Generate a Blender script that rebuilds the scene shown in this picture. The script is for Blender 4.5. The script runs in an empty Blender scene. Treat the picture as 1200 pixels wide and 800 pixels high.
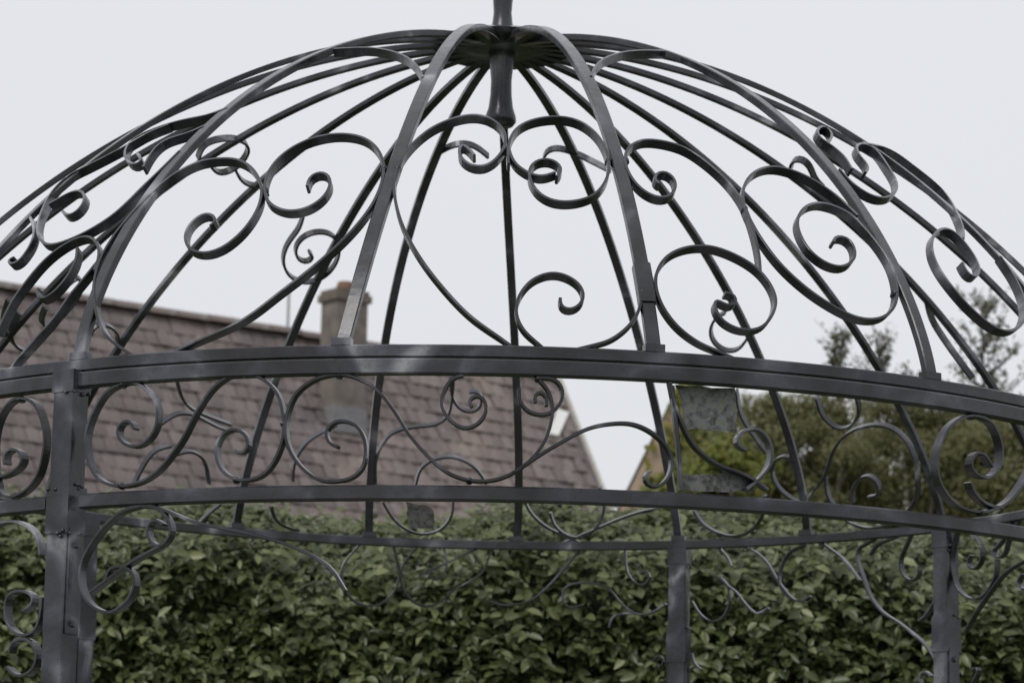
import bpy, math, random
import numpy as np
from mathutils import Vector, Matrix
random.seed(7); rng = np.random.default_rng(11)
scene = bpy.context.scene
C = scene.collection

# ------------------------------------------------------------------ camera
F_PX, PITCH, ROLL, YAW = 3575.4, 0.1866, 0.0190, 0.0053      # fitted to the rings and ribs (1200 x 800 pixels)
R = 1.5                                                       # radius of the dome ring, metres
DIST = 4.6936 * R                                             # camera to gazebo axis
EYE = 1.5
RING_TOP, RING_MID, LOW_TOP = EYE + .6930*R, EYE + .6753*R, EYE + .5175*R
DOME_H = .6694 * R
CAM = np.array([0., -DIST, EYE])

def ray(x, y):
    X = np.asarray(x, float) - 600; Y = np.asarray(y, float) - 400
    c, s = math.cos(-ROLL), math.sin(-ROLL)
    X, Y = X*c - Y*s, X*s + Y*c
    dx = X/F_PX; u = -Y/F_PX; d = np.ones_like(dx)
    c, s = math.cos(PITCH), math.sin(PITCH)
    y_ = d*c - u*s; z = d*s + u*c
    c, s = math.cos(-YAW), math.sin(-YAW)
    return np.stack([dx*c - y_*s, dx*s + y_*c, z], -1)

fw = ray(600, 400); rt = ray(600+F_PX, 400) - fw; up = ray(600, 400-F_PX) - fw
M = Matrix([[rt[i], up[i], -fw[i], CAM[i]] for i in range(3)] + [[0, 0, 0, 1]])
cam_data = bpy.data.cameras.new('camera'); cam = bpy.data.objects.new('camera', cam_data); C.objects.link(cam)
cam.matrix_world = M
cam_data.sensor_width = 36; cam_data.lens = F_PX/1200*36; cam_data.clip_end = 2000; cam_data.clip_start = .05
cam_data.dof.use_dof = True; cam_data.dof.focus_distance = 5.75; cam_data.dof.aperture_fstop = 10.5
scene.camera = cam

# ------------------------------------------------------------------ world: overcast sky
SUN_EL, SUN_AZ = math.radians(48), math.radians(212)
world = bpy.data.worlds.new('World'); scene.world = world; world.use_nodes = True
nt = world.node_tree; nt.nodes.clear()
def nn(t, tp, **kw):
    n = t.nodes.new(tp)
    for k, v in kw.items(): setattr(n, k, v)
    return n
sky = nn(nt, 'ShaderNodeTexSky', sky_type='NISHITA', sun_disc=False)
sky.sun_elevation = SUN_EL; sky.sun_rotation = SUN_AZ; sky.dust_density = 4.0
bg1 = nn(nt, 'ShaderNodeBackground'); bg1.inputs[1].default_value = .1
nt.links.new(sky.outputs[0], bg1.inputs[0])
tc = nn(nt, 'ShaderNodeTexCoord'); sep = nn(nt, 'ShaderNodeSeparateXYZ')
nt.links.new(tc.outputs['Generated'], sep.inputs[0])
ramp = nn(nt, 'ShaderNodeValToRGB')                      # overcast: a little brighter overhead
ramp.color_ramp.elements[0].position = 0.0; ramp.color_ramp.elements[0].color = (.80, .81, .835, 1)
ramp.color_ramp.elements[1].position = 1.0; ramp.color_ramp.elements[1].color = (1.0, 1.01, 1.04, 1)
nt.links.new(sep.outputs[2], ramp.inputs[0])
cl = nn(nt, 'ShaderNodeTexNoise'); cl.inputs['Scale'].default_value = 3.0; cl.inputs['Detail'].default_value = 3
nt.links.new(tc.outputs['Generated'], cl.inputs['Vector'])
mr = nn(nt, 'ShaderNodeMapRange'); mr.inputs[3].default_value = .965; mr.inputs[4].default_value = 1.035
nt.links.new(cl.outputs[0], mr.inputs[0])
mx = nn(nt, 'ShaderNodeMix', data_type='RGBA', blend_type='MULTIPLY'); mx.inputs[0].default_value = 1
nt.links.new(ramp.outputs[0], mx.inputs[6]); nt.links.new(mr.outputs[0], mx.inputs[7])
bg2 = nn(nt, 'ShaderNodeBackground'); bg2.inputs[1].default_value = .98
nt.links.new(mx.outputs[2], bg2.inputs[0])
ms = nn(nt, 'ShaderNodeMixShader'); ms.inputs[0].default_value = .9        # cloud cover
nt.links.new(bg1.outputs[0], ms.inputs[1]); nt.links.new(bg2.outputs[0], ms.inputs[2])
wo = nn(nt, 'ShaderNodeOutputWorld'); nt.links.new(ms.outputs[0], wo.inputs[0])

sun = bpy.data.lights.new('sun', 'SUN'); sun.energy = 1.3; sun.angle = math.radians(25); sun.color = (1, .97, .93)
so = bpy.data.objects.new('sun', sun); C.objects.link(so)
sd = Vector((math.sin(SUN_AZ)*math.cos(SUN_EL), math.cos(SUN_AZ)*math.cos(SUN_EL), math.sin(SUN_EL)))
so.rotation_euler = (-sd).to_track_quat('-Z', 'Y').to_euler()
scene.view_settings.view_transform = 'Standard'; scene.view_settings.look = 'None'
scene.view_settings.exposure = 0; scene.view_settings.gamma = 1

# ------------------------------------------------------------------ materials
def mat(name, build):
    m = bpy.data.materials.new(name); m.use_nodes = True
    t = m.node_tree; t.nodes.clear()
    b = nn(t, 'ShaderNodeBsdfPrincipled'); o = nn(t, 'ShaderNodeOutputMaterial')
    t.links.new(b.outputs[0], o.inputs[0]); build(t, b); return m
def noise(t, scale, detail=4, rough=.55, coord='Object', vec=None, distort=0):
    n = nn(t, 'ShaderNodeTexNoise'); n.inputs['Scale'].default_value = scale
    n.inputs['Detail'].default_value = detail; n.inputs['Roughness'].default_value = rough; n.inputs['Distortion'].default_value = distort
    if vec is None:
        c = nn(t, 'ShaderNodeTexCoord'); t.links.new(c.outputs[coord], n.inputs['Vector'])
    else: t.links.new(vec, n.inputs['Vector'])
    return n
def cramp(t, src, stops):
    r = nn(t, 'ShaderNodeValToRGB'); e = r.color_ramp.elements
    while len(e) < len(stops): e.new(.5)
    for i, (p, c) in enumerate(stops): e[i].position = p; e[i].color = (*c, 1)
    t.links.new(src, r.inputs[0]); return r
def bump(t, b, src, strength, dist):
    n = nn(t, 'ShaderNodeBump'); n.inputs['Strength'].default_value = strength; n.inputs['Distance'].default_value = dist
    t.links.new(src, n.inputs['Height']); t.links.new(n.outputs[0], b.inputs['Normal'])
def m_iron(t, b):
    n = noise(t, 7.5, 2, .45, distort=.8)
    r = cramp(t, n.outputs[0], [(.34, (.008, .008, .010)), (.46, (.018, .0185, .024)), (.56, (.032, .033, .043)), (.64, (.070, .072, .090)), (.76, (.30, .305, .33))])  # pale patches: primer showing, plus smeared reflections put into the base colour
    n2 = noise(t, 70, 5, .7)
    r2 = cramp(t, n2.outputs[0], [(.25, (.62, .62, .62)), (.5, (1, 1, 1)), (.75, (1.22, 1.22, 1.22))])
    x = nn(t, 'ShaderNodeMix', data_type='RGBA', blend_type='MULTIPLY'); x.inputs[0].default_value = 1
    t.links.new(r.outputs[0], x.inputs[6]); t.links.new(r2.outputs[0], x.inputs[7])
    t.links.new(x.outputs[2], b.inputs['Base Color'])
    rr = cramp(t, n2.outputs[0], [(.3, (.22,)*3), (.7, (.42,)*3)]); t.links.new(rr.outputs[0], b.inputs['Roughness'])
    n3 = noise(t, 30, 3, .5); bump(t, b, n3.outputs[0], .40, .003)
    b.inputs['Metallic'].default_value = .15; b.inputs['Specular IOR Level'].default_value = .4
    b.inputs['Coat Weight'].default_value = .35; b.inputs['Coat Roughness'].default_value = .14
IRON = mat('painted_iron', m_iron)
def m_plate(t, b):
    n = noise(t, 60, 5, .7)
    r = cramp(t, n.outputs[0], [(.36, (.035, .03, .02)), (.46, (.085, .088, .09)), (.56, (.15, .15, .16)), (.66, (.12, .13, .06))])
    t.links.new(r.outputs[0], b.inputs['Base Color']); b.inputs['Roughness'].default_value = .6
    bump(t, b, n.outputs[0], .3, .002)
PLATE = mat('worn_plate', m_plate)
def leafmat(name, stops, rough, trans):
    def f(t, b):
        a = nn(t, 'ShaderNodeAttribute', attribute_name='tone')
        o = nn(t, 'ShaderNodeObjectInfo')
        ad = nn(t, 'ShaderNodeMath', operation='ADD'); t.links.new(a.outputs['Fac'], ad.inputs[0])
        n = noise(t, 1.3, 3); sc = nn(t, 'ShaderNodeMath', operation='MULTIPLY_ADD'); sc.inputs[1].default_value = .5; sc.inputs[2].default_value = -.25
        t.links.new(n.outputs[0], sc.inputs[0]); t.links.new(sc.outputs[0], ad.inputs[1])
        r = cramp(t, ad.outputs[0], stops)
        t.links.new(r.outputs[0], b.inputs['Base Color']); b.inputs['Roughness'].default_value = rough
        b.inputs['Specular IOR Level'].default_value = .45
        tr = nn(t, 'ShaderNodeBsdfTranslucent'); mxs = nn(t, 'ShaderNodeMixShader'); mxs.inputs[0].default_value = trans
        t.links.new(r.outputs[0], tr.inputs[0])
        out = [x for x in t.nodes if x.type == 'OUTPUT_MATERIAL'][0]
        t.links.new(b.outputs[0], mxs.inputs[1]); t.links.new(tr.outputs[0], mxs.inputs[2]); t.links.new(mxs.outputs[0], out.inputs[0])
    return mat(name, f)
LAUREL = leafmat('hedge_leaf', [(.0, (.046, .062, .022)), (.35, (.086, .108, .040)), (.7, (.145, .172, .068)), (1., (.25, .27, .13))], .33, .3)
OLIVE = leafmat('olive_leaf', [(.0, (.115, .120, .045)), (.4, (.165, .168, .066)), (.75, (.21, .208, .09)), (1., (.26, .23, .13))], .5, .5)
YELLOW = leafmat('yellow_green_leaf', [(.0, (.10, .125, .02)), (.5, (.16, .19, .03)), (.8, (.24, .24, .04)), (1., (.30, .23, .05))], .55, .4)
DULL = leafmat('sapling_leaf', [(.0, (.06, .065, .035)), (.5, (.10, .105, .055)), (1., (.15, .145, .08))], .6, .35)
def flatmat(name, a, b_, scale, rough=.8, bs=.3, bd=.01):
    def f(t, b):
        n = noise(t, scale, 5, .6); r = cramp(t, n.outputs[0], [(.3, a), (.7, b_)])
        t.links.new(r.outputs[0], b.inputs['Base Color']); b.inputs['Roughness'].default_value = rough
        bump(t, b, n.outputs[0], bs, bd)
    return mat(name, f)
BARK = flatmat('bark', (.06, .05, .042), (.13, .11, .095), 14)
HEDGE_CORE = flatmat('hedge_inner', (.012, .012, .008), (.03, .028, .018), 12)
GRASS = flatmat('lawn_grass', (.04, .06, .02), (.08, .10, .035), 6)
PAVE = flatmat('patio_stone', (.22, .21, .20), (.32, .31, .29), 5)
RENDER = flatmat('house_render', (.40, .36, .31), (.50, .45, .39), 3)
OCHRE = flatmat('gable_render', (.36, .27, .20), (.47, .36, .27), 3)
BRICK = flatmat('chimney_render', (.11, .098, .088), (.23, .20, .175), 5)
CAPS = flatmat('chimney_cap', (.10, .085, .07), (.18, .15, .12), 8)
POT = flatmat('clay_pot', (.16, .09, .06), (.24, .14, .09), 10)
def m_tile(t, b):
    g = nn(t, 'ShaderNodeNewGeometry')
    ob = nn(t, 'ShaderNodeAttribute', attribute_name='tone')
    r = cramp(t, ob.outputs['Fac'], [(0, (.118, .100, .096)), (.5, (.152, .130, .125)), (1, (.195, .17, .162))])
    n = noise(t, .55, 4, .6, coord='Object'); r2 = cramp(t, n.outputs[0], [(.35, (.74, .74, .78)), (.65, (1.35, 1.27, 1.2))])
    x = nn(t, 'ShaderNodeMix', data_type='RGBA', blend_type='MULTIPLY'); x.inputs[0].default_value = 1
    t.links.new(r.outputs[0], x.inputs[6]); t.links.new(r2.outputs[0], x.inputs[7])
    n3 = noise(t, 9, 5, .7); r3 = cramp(t, n3.outputs[0], [(.56, (0, 0, 0)), (.70, (.9, .9, .9))])
    y = nn(t, 'ShaderNodeMix', data_type='RGBA'); t.links.new(r3.outputs[0], y.inputs[0])
    t.links.new(x.outputs[2], y.inputs[6]); y.inputs[7].default_value = (.26, .25, .225, 1)
    t.links.new(y.outputs[2], b.inputs['Base Color']); b.inputs['Roughness'].default_value = .85
    bump(t, b, n3.outputs[0], .3, .01)
TILE = mat('roof_tile', m_tile)

# ------------------------------------------------------------------ mesh helpers
def link(name, me, m, parent=None):
    o = bpy.data.objects.new(name, me); C.objects.link(o)
    if m and not me.materials: me.materials.append(m)
    if parent: o.parent = parent
    return o
def mesh(name, V, Fc, smooth=False):
    me = bpy.data.meshes.new(name); me.from_pydata([tuple(map(float, v)) for v in V], [], Fc)
    if smooth: me.polygons.foreach_set('use_smooth', [True]*len(me.polygons))
    me.update(); return me
def empty(name, loc, label, cat, group=None):
    o = bpy.data.objects.new(name, None); C.objects.link(o); o.location = loc; o.empty_display_size = .2
    o['label'] = label; o['category'] = cat
    if group: o['group'] = group
    return o
def structure(o): o['kind'] = 'structure'; return o
def sweep(P, W, hw, ht, closed=False, ch=.25, taper=None):
    """bar along P (n,3): hw half size along W (unit, n,3), ht half size across; chamfered rectangle section"""
    P = np.asarray(P, float); n = len(P)
    T = np.roll(P, -1, 0) - np.roll(P, 1, 0) if closed else np.gradient(P, axis=0)
    T /= np.linalg.norm(T, axis=1)[:, None] + 1e-12
    W = W - (W*T).sum(1)[:, None]*T; W /= np.linalg.norm(W, axis=1)[:, None] + 1e-12
    S = np.cross(T, W)
    c = ch*min(hw, ht)
    sec = [(hw, -ht+c), (hw, ht-c), (hw-c, ht), (-hw+c, ht), (-hw, ht-c), (-hw, -ht+c), (-hw+c, -ht), (hw-c, -ht)]
    tp = np.ones(n) if taper is None else taper
    V = np.concatenate([[P + W*(a*tp)[:, None] + S*(b*tp)[:, None]] for a, b in sec], 0).transpose(1, 0, 2).reshape(-1, 3)
    Fc = []
    for i in range(n if closed else n-1):
        j = (i+1) % n
        for k in range(8):
            l = (k+1) % 8; Fc.append((i*8+k, j*8+k, j*8+l, i*8+l))
    if not closed: Fc.append(tuple(range(8))); Fc.append(tuple((n-1)*8+k for k in reversed(range(8))))
    return V, Fc
def merge(parts):
    V, Fc, o = [], [], 0
    for v, f in parts:
        V.append(np.asarray(v, float)); Fc += [tuple(i+o for i in q) for q in f]; o += len(v)
    return np.concatenate(V), Fc
def box(c, ax, h):
    c = np.array(c, float); V = []
    for sx in (-1, 1):
        for sy in (-1, 1):
            for sz in (-1, 1): V.append(c + ax[0]*h[0]*sx + ax[1]*h[1]*sy + ax[2]*h[2]*sz)
    return V, [(0, 1, 3, 2), (4, 6, 7, 5), (0, 4, 5, 1), (2, 3, 7, 6), (0, 2, 6, 4), (1, 5, 7, 3)]
def lathe(prof, n=24, c=(0, 0)):
    V, Fc = [], []
    for r, z in prof:
        for k in range(n):
            a = 2*math.pi*k/n; V.append((c[0]+r*math.cos(a), c[1]+r*math.sin(a), z))
    for i in range(len(prof)-1):
        for k in range(n):
            l = (k+1) % n; Fc.append((i*n+k, i*n+l, (i+1)*n+l, (i+1)*n+k))
    Fc.append(tuple(reversed(range(n)))); Fc.append(tuple((len(prof)-1)*n+k for k in range(n)))
    return V, Fc
def tube(P, rad, n=8):
    P = np.asarray(P, float); rad = np.asarray(rad, float)*np.ones(len(P))
    T = np.gradient(P, axis=0); T /= np.linalg.norm(T, axis=1)[:, None]+1e-12
    ref = np.array([.31, .17, .05]); U = np.cross(T, ref); U /= np.linalg.norm(U, axis=1)[:, None]; W = np.cross(T, U)
    V = []; Fc = []
    for i in range(len(P)):
        for k in range(n):
            a = 2*math.pi*k/n; V.append(P[i] + rad[i]*(math.cos(a)*U[i]+math.sin(a)*W[i]))
    for i in range(len(P)-1):
        for k in range(n):
            l = (k+1) % n; Fc.append((i*n+k, i*n+l, (i+1)*n+l, (i+1)*n+k))
    Fc.append(tuple(reversed(range(n)))); Fc.append(tuple((len(P)-1)*n+k for k in range(n)))
    return V, Fc
def catmull(pts, step=4.0):
    p = np.array(pts, float); p = np.vstack([2*p[0]-p[1], p, 2*p[-1]-p[-2]])
    out = []
    for i in range(1, len(p)-2):
        a, b, c, d = p[i-1], p[i], p[i+1], p[i+2]
        n = max(2, int(np.linalg.norm(c-b)/step))
        for t in np.arange(n)/n:
            out.append(.5*((2*b)+(c-a)*t+(2*a-5*b+4*c-d)*t*t+(-a+3*b-3*c+d)*t**3))
    out.append(p[-2]); out = np.array(out)
    for _ in range(2): out[1:-1] = .25*out[:-2]+.5*out[1:-1]+.25*out[2:]
    return out
# dome profile (r, z above the ring), then lookup r(z)
_s = np.linspace(0, math.pi/2, 200)
PR, PZ = R*np.cos(_s)**1.0938, DOME_H*np.sin(_s)**1.4476
def dome_r(z): return np.interp(z, PZ, PR)
def lift_cyl(px, rad, far=False):
    d = ray(px[:, 0], px[:, 1]); a = d[:, 0]**2+d[:, 1]**2; b = CAM[0]*d[:, 0]+CAM[1]*d[:, 1]; c = CAM[0]**2+CAM[1]**2-rad**2
    disc = np.maximum(b*b-a*c, 0); t = (-b + (1 if far else -1)*np.sqrt(disc))/a
    P = CAM + d*t[:, None]; N = P*np.array([1, 1, 0]); N /= np.linalg.norm(N, axis=1)[:, None]; return P, N
def lift_dome(px, far=False, inset=0.0):
    d = ray(px[:, 0], px[:, 1]); ts = np.linspace(DIST-R*1.1, DIST+R*1.1, 1600)
    P = np.zeros((len(px), 3)); N = np.zeros((len(px), 3))
    for i, v in enumerate(d):
        Q = CAM + ts[:, None]*v; rho = np.hypot(Q[:, 0], Q[:, 1]); z = Q[:, 2]-RING_TOP
        g = np.where(z >= 0, dome_r(np.clip(z, 0, DOME_H)), R) - inset - rho
        g = np.where(z > DOME_H, -(z-DOME_H)-rho, g)
        k = np.where(np.diff(np.sign(g)) != 0)[0]
        if len(k) == 0: t = ts[np.argmax(g)]
        else:
            j = k[-1] if far else k[0]; t = ts[j]-g[j]*(ts[j+1]-ts[j])/(g[j+1]-g[j])
        P[i] = CAM + t*v
        zz = min(max(P[i, 2]-RING_TOP, 0), DOME_H*.999); e = .004
        dr = (dome_r(min(zz+e, DOME_H))-dome_r(max(zz-e, 0)))/(min(zz+e, DOME_H)-max(zz-e, 0))
        h = np.hypot(P[i, 0], P[i, 1])+1e-9; n = np.array([P[i, 0]/h, P[i, 1]/h, -dr]); N[i] = n/np.linalg.norm(n)
    for _ in range(2):
        P[1:-1] = .25*P[:-2]+.5*P[1:-1]+.25*P[2:]; N[1:-1] = .25*N[:-2]+.5*N[1:-1]+.25*N[2:]
    return P, N
def ring_angle(x, far):
    th = np.linspace(-1.25, 1.25, 3000); th = math.pi-th if far else th
    P = np.stack([R*np.sin(th), -R*np.cos(th), np.full_like(th, RING_TOP)], 1) - CAM
    q = np.linalg.inv(np.array([rt, up, -fw]).T) @ P.T
    X = 600 + F_PX*q[0]/-q[2]
    return th[np.argmin(abs(X-x))]

# ------------------------------------------------------------------ ground
V = [(-400, -400, 0), (400, -400, 0), (400, 400, 0), (-400, 400, 0)]
structure(link('lawn', mesh('lawn', V, [(0, 1, 2, 3)]), GRASS))
v, f = lathe([(2.1, .004), (2.1, .03)], 48); structure(link('patio', mesh('patio', v, f), PAVE))

# ------------------------------------------------------------------ the gazebo
gz = empty('garden_gazebo', (0, 0, .03), 'dark grey wrought iron gazebo with open scrollwork dome and finial', 'gazebo')
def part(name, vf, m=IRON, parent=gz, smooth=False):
    o = link(name, mesh(name, vf[0], vf[1], smooth), m, parent)
    o.matrix_parent_inverse = Matrix.Translation((0, 0, -.03)) if parent is gz else Matrix.Identity(4)
    return o
def arc(rad, z, a0, a1, n):
    a = np.linspace(a0, a1, n); P = np.stack([rad*np.sin(a), -rad*np.cos(a), np.full(n, z)], 1)
    W = np.stack([np.zeros(n), np.zeros(n), np.ones(n)], 1); return P, W
def fullring(rad, z, hh, hd, n=180):
    a = np.arange(n)*2*math.pi/n; P = np.stack([rad*np.sin(a), -rad*np.cos(a), np.full(n, z)], 1)
    return sweep(P, np.tile([0, 0, 1.], (n, 1)), hh, hd, closed=True, ch=.18)
h1 = RING_TOP-RING_MID
part('dome_ring', fullring(R-.012, RING_TOP-h1/2+.001, h1/2-.0015, .012))
P, W = arc(R-.006, RING_MID-.016, math.radians(-104), math.radians(66), 150); part('top_rail', sweep(P, W, .0145, .014, ch=.18))
A0 = ring_angle(83, False)
POSTS = [A0, ring_angle(797, True), ring_angle(1110, True), math.radians(64), ring_angle(100, True)]
# lower rail runs along the front and the sides; the far side has none
P, W = arc(R-.006, LOW_TOP-.0145, A0+.028, math.radians(63), 80); part('lower_rail', sweep(P, W, .0140, .013))
P, W = arc(R-.006, LOW_TOP-.0145, math.radians(-100), A0-.028, 60); part('lower_rail', sweep(P, W, .0140, .013))

rib_angles = [ring_angle(x, False) for x in (90, 399, 768, 1095)] + [ring_angle(x, True) for x in (432, 605, 797, 948, 1108, 275)]
rib_angles += [math.radians(a) for a in (56, 75, 93, 111, -52, -71, -90, -109, -128)]
# the ribs are bent by hand: small sideways bow of each (radians)
BOW = {0: (-.01, -.05), 1: (.025, .02), 2: (-.01, .01), 3: (-.005, .09), 4: (.01, .06), 5: (-.015, .04), 6: (.01, 0), 7: (-.015, 0)}
ss = np.linspace(0, 1, 70)
for ri, a0 in enumerate(rib_angles):
    s = (ss**1.0)*math.acos((.055/R)**(1/1.0938))
    r_ = R*np.cos(s)**1.0938 - .012; z_ = RING_TOP + DOME_H*np.sin(s)**1.4476
    b1, b2 = BOW.get(ri, (0, 0)); av = a0 + b1*np.sin(2*s) + b2*np.sin(s)**2; a = a0
    P = np.stack([r_*np.sin(av), -r_*np.cos(av), z_], 1)
    W = np.stack([np.cos(av), np.sin(av), 0*av], 1)
    rb = part('rib', sweep(P, W, .0135 if ri < 4 else .0108, .008 if ri < 4 else .0065))
    # foot weld
    part('foot_weld', box((r_[0]*math.sin(a), -r_[0]*math.cos(a), RING_TOP+.006), (np.array([math.cos(a), math.sin(a), 0]), np.array([math.sin(a), -math.cos(a), 0]), np.array([0, 0, 1.])), (.019, .0115, .007)), parent=rb)
# sleeve where one rib is spliced
a = rib_angles[2]
i0 = [i for i in range(70) if .085 < (DOME_H*math.sin(ss[i]*math.pi/2)**1.4476) < .2]
s = np.linspace(ss[i0[0]], ss[i0[-1]], 9)*math.acos((.055/R)**(1/1.0938))
r_ = R*np.cos(s)**1.0938-.012; z_ = RING_TOP+DOME_H*np.sin(s)**1.4476
av = a + BOW[2][0]*np.sin(2*s) + BOW[2][1]*np.sin(s)**2
part('splice_sleeve', sweep(np.stack([r_*np.sin(av), -r_*np.cos(av), z_], 1), np.stack([np.cos(av), np.sin(av), 0*av], 1), .0165, .0115))

def zaxis(y): d = ray(590, y); return EYE + d[2]/d[1]*DIST
px = DIST/F_PX
part('hub_disc', lathe([(.03, zaxis(62)), (.165, zaxis(60)), (.172, zaxis(55)), (.14, zaxis(49)), (.03, zaxis(42))], 32), smooth=False)
part('hub_pendant', lathe([(.002, zaxis(149)), (15*px, zaxis(148)), (19*px, zaxis(143)), (18.5*px, zaxis(137)), (15*px, zaxis(127)), (13*px, zaxis(112)), (12.5*px, zaxis(95)), (15*px, zaxis(70)), (17*px, zaxis(58))], 28), smooth=True)
part('finial', lathe([(17*px, zaxis(46)), (17*px, zaxis(41)), (16*px, zaxis(38)), (12.5*px, zaxis(28)), (11*px, zaxis(16)), (12*px, zaxis(2)), (16*px, zaxis(-20)), (18*px, zaxis(-32)), (13*px, zaxis(-40)), (20*px, zaxis(-52)), (26*px, zaxis(-70)), (22*px, zaxis(-88)), (11*px, zaxis(-100)), (6*px, zaxis(-125)), (.002, zaxis(-150))], 28), smooth=True)

# posts
posts = []
for i, a in enumerate(POSTS):
    rad = R-.006; c = np.array([rad*math.sin(a), -rad*math.cos(a), 0])
    er = np.array([math.sin(a), -math.cos(a), 0]); et = np.array([math.cos(a), math.sin(a), 0]); ez = np.array([0, 0, 1.])
    zt = RING_MID-.002
    n = 12; P = np.stack([np.full(n, c[0]), np.full(n, c[1]), np.linspace(.03, zt, n)], 1)
    po = part('post', sweep(P, np.tile(et, (n, 1)), .0245, .0235, ch=.08)); posts.append(po)
    part('post_collar', box((c[0], c[1], LOW_TOP-.03), (et, er, ez), (.0275, .0265, .045)), parent=po)
    part('post_cap', box((c[0], c[1], RING_MID-.018), (et, er, ez), (.0268, .0258, .0215)), parent=po)
    part('base_plate', box((c[0], c[1], .034), (et, er, ez), (.07, .07, .004)), parent=po)
    for sgn in (-1, 1):
        cc = c + et*sgn*.026
        part('bracket_plate', box((cc[0], cc[1], LOW_TOP-.165), (et, er, ez), (.0028, .018, .10)), parent=po)
        for dz in (-.245, -.095):
            b0 = cc + et*sgn*.003
            P = np.array([b0+[0, 0, LOW_TOP+dz], b0+et*sgn*.007+[0, 0, LOW_TOP+dz]])
            part('bolt', tube(P, [.008, .007], 6), parent=po)

# scrolls traced from the photograph: pixel polylines dropped onto the surface they are welded to
def scroll(name, pts, where, hw=.0100, ht=.0030, step=4.0, clip=None):
    q = catmull(pts, step)
    far = where.startswith('far')
    P, N = lift_dome(q, far, .012) if where.endswith('dome') else lift_cyl(q, R-.006, far)
    if where.endswith('dome'):                     # ends that come down to the ring are welded onto it
        for e in (0, -1):
            g = P[e, 2]-RING_TOP; t = P[e]-P[2 if e == 0 else -3]; t = t/np.linalg.norm(t)
            if -.01 < g < .075 and t[2] < -.15:
                ext = P[e]+t*np.linspace(.2, 1, 5)[:, None]*(g+.006)/-t[2]; h_ = np.hypot(ext[:, 0], ext[:, 1]); lim = R-.013
                ext[:, :2] *= np.minimum(1, lim/h_)[:, None]; ne = np.tile(N[e], (5, 1))
                P = np.vstack([ext[::-1], P]) if e == 0 else np.vstack([P, ext]); N = np.vstack([ne, N]) if e == 0 else np.vstack([N, ne])
    if where == 'far_cyl':                         # brackets reach up to the ring they hang from
        for e in (0, -1):
            g = RING_MID-P[e, 2]; t = P[e]-P[2 if e == 0 else -3]; t = t/np.linalg.norm(t)
            if 0 < g < .06 and t[2] > .2:
                ext = P[e]+t*np.linspace(.2, 1, 5)[:, None]*(g+.004)/t[2]; ne = np.tile(N[e], (5, 1))
                P = np.vstack([ext[::-1], P]) if e == 0 else np.vstack([P, ext]); N = np.vstack([ne, N]) if e == 0 else np.vstack([N, ne])
    n = len(P)
    o = part(name, sweep(P, N, hw, ht, ch=.3))
    # rolled eye at the free end of a spiral
    return o
FRIEZE = [
 [(0,573),(10,583),(30,577),(47,557),(55,523),(53,497),(43,473),(23,467),(7,480),(-3,505),(-5,540),(0,573)],
 [(-12,548),(-3,560),(12,556),(20,552),(29,542),(27,530),(15,526),(7,534),(9,544)],
 [(160,503),(155,493),(143,497),(140,510),(150,522),(167,522),(182,507),(187,483),(180,463),(163,450),(147,450),(127,460),(112,483),(103,513),(107,543),(120,563),(143,570),(167,565),(187,552),(203,533),(217,513),(230,487),(247,460),(267,443),(287,438),(310,445),(327,463),(333,487),(333,513),(323,540),(307,558),(283,563),(263,553),(255,533),(258,515),(273,503),(288,508),(293,522),(285,532),(277,528)],
 [(397,524),(386,519),(383,505),(394,494),(410,495),(422,503),(429,520),(427,545),(413,560),(394,564),(373,562),(350,543),(337,517),(337,490),(347,463),(370,445),(398,439),(420,444),(443,458),(463,483),(480,510),(500,533),(523,553),(550,563),(577,563),(600,555),(623,538),(640,513),(647,483),(643,460),(630,444)],
 [(630,443),(650,445),(659,458),(655,475),(640,486),(620,483),(609,470),(608,455)],
 [(627,472),(626,463),(634,459),(641,466),(640,476)],
 [(543,440),(530,444),(520,460),(518,477),(527,492),(543,502),(560,497),(570,482),(567,467),(557,463),(549,470),(553,477)],
 [(600,555),(617,544),(633,533),(660,517),(687,503),(713,497),(740,497),(763,507),(780,523),(787,543),(781,562),(769,571),(758,568),(754,557),(762,552)],
 [(784,448),(790,475),(800,500),(813,523),(837,543),(863,553),(883,563),(898,574)],
 [(873,527),(864,524),(862,513),(870,505),(887,503),(900,518),(902,540),(890,560),(873,573)],
 [(1160,547),(1150,532),(1141,530),(1135,540),(1137,552),(1150,560),(1162,557),(1170,542),(1171,525),(1165,505),(1155,492),(1137,487),(1120,492),(1105,507),(1096,532),(1097,560),(1107,580),(1122,594),(1145,600),(1165,596),(1182,585),(1200,560),(1212,535),(1222,515)],
 [(1134,565),(1140,580),(1155,592),(1172,595)],
]
for pts in FRIEZE: scroll('frieze_scroll', pts, 'near_cyl')
scroll('frieze_bar', [(787,452),(791,490),(795,530),(798,575)], 'near_cyl', hw=.006, ht=.004)
BRACKET = [
 [(167,593),(143,601),(120,623),(102,650),(96,673),(99,693),(110,710),(130,718),(150,706),(160,686),(157,670),(143,663),(130,668),(127,680)],
 [(167,593),(187,596),(200,610),(202,626),(190,641),(178,634),(175,618),(184,608),(193,615)],
 [(150,596),(173,592),(200,600),(227,611),(262,619),(300,627),(345,641),(385,663),(405,692)],
 [(108,694),(130,678),(150,663),(168,652),(190,640)],
 [(50,650),(47,632),(37,618),(20,611),(0,614),(-20,628)],
 [(30,716),(40,709),(41,697),(27,692),(13,697),(9,715),(14,735),(28,745),(43,740),(50,722),(52,700)],
 [(14,765),(18,752),(32,748),(43,757),(46,772),(38,788),(22,792),(12,782)],
]
for pts in BRACKET: scroll('bracket_scroll', pts, 'near_cyl')
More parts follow.
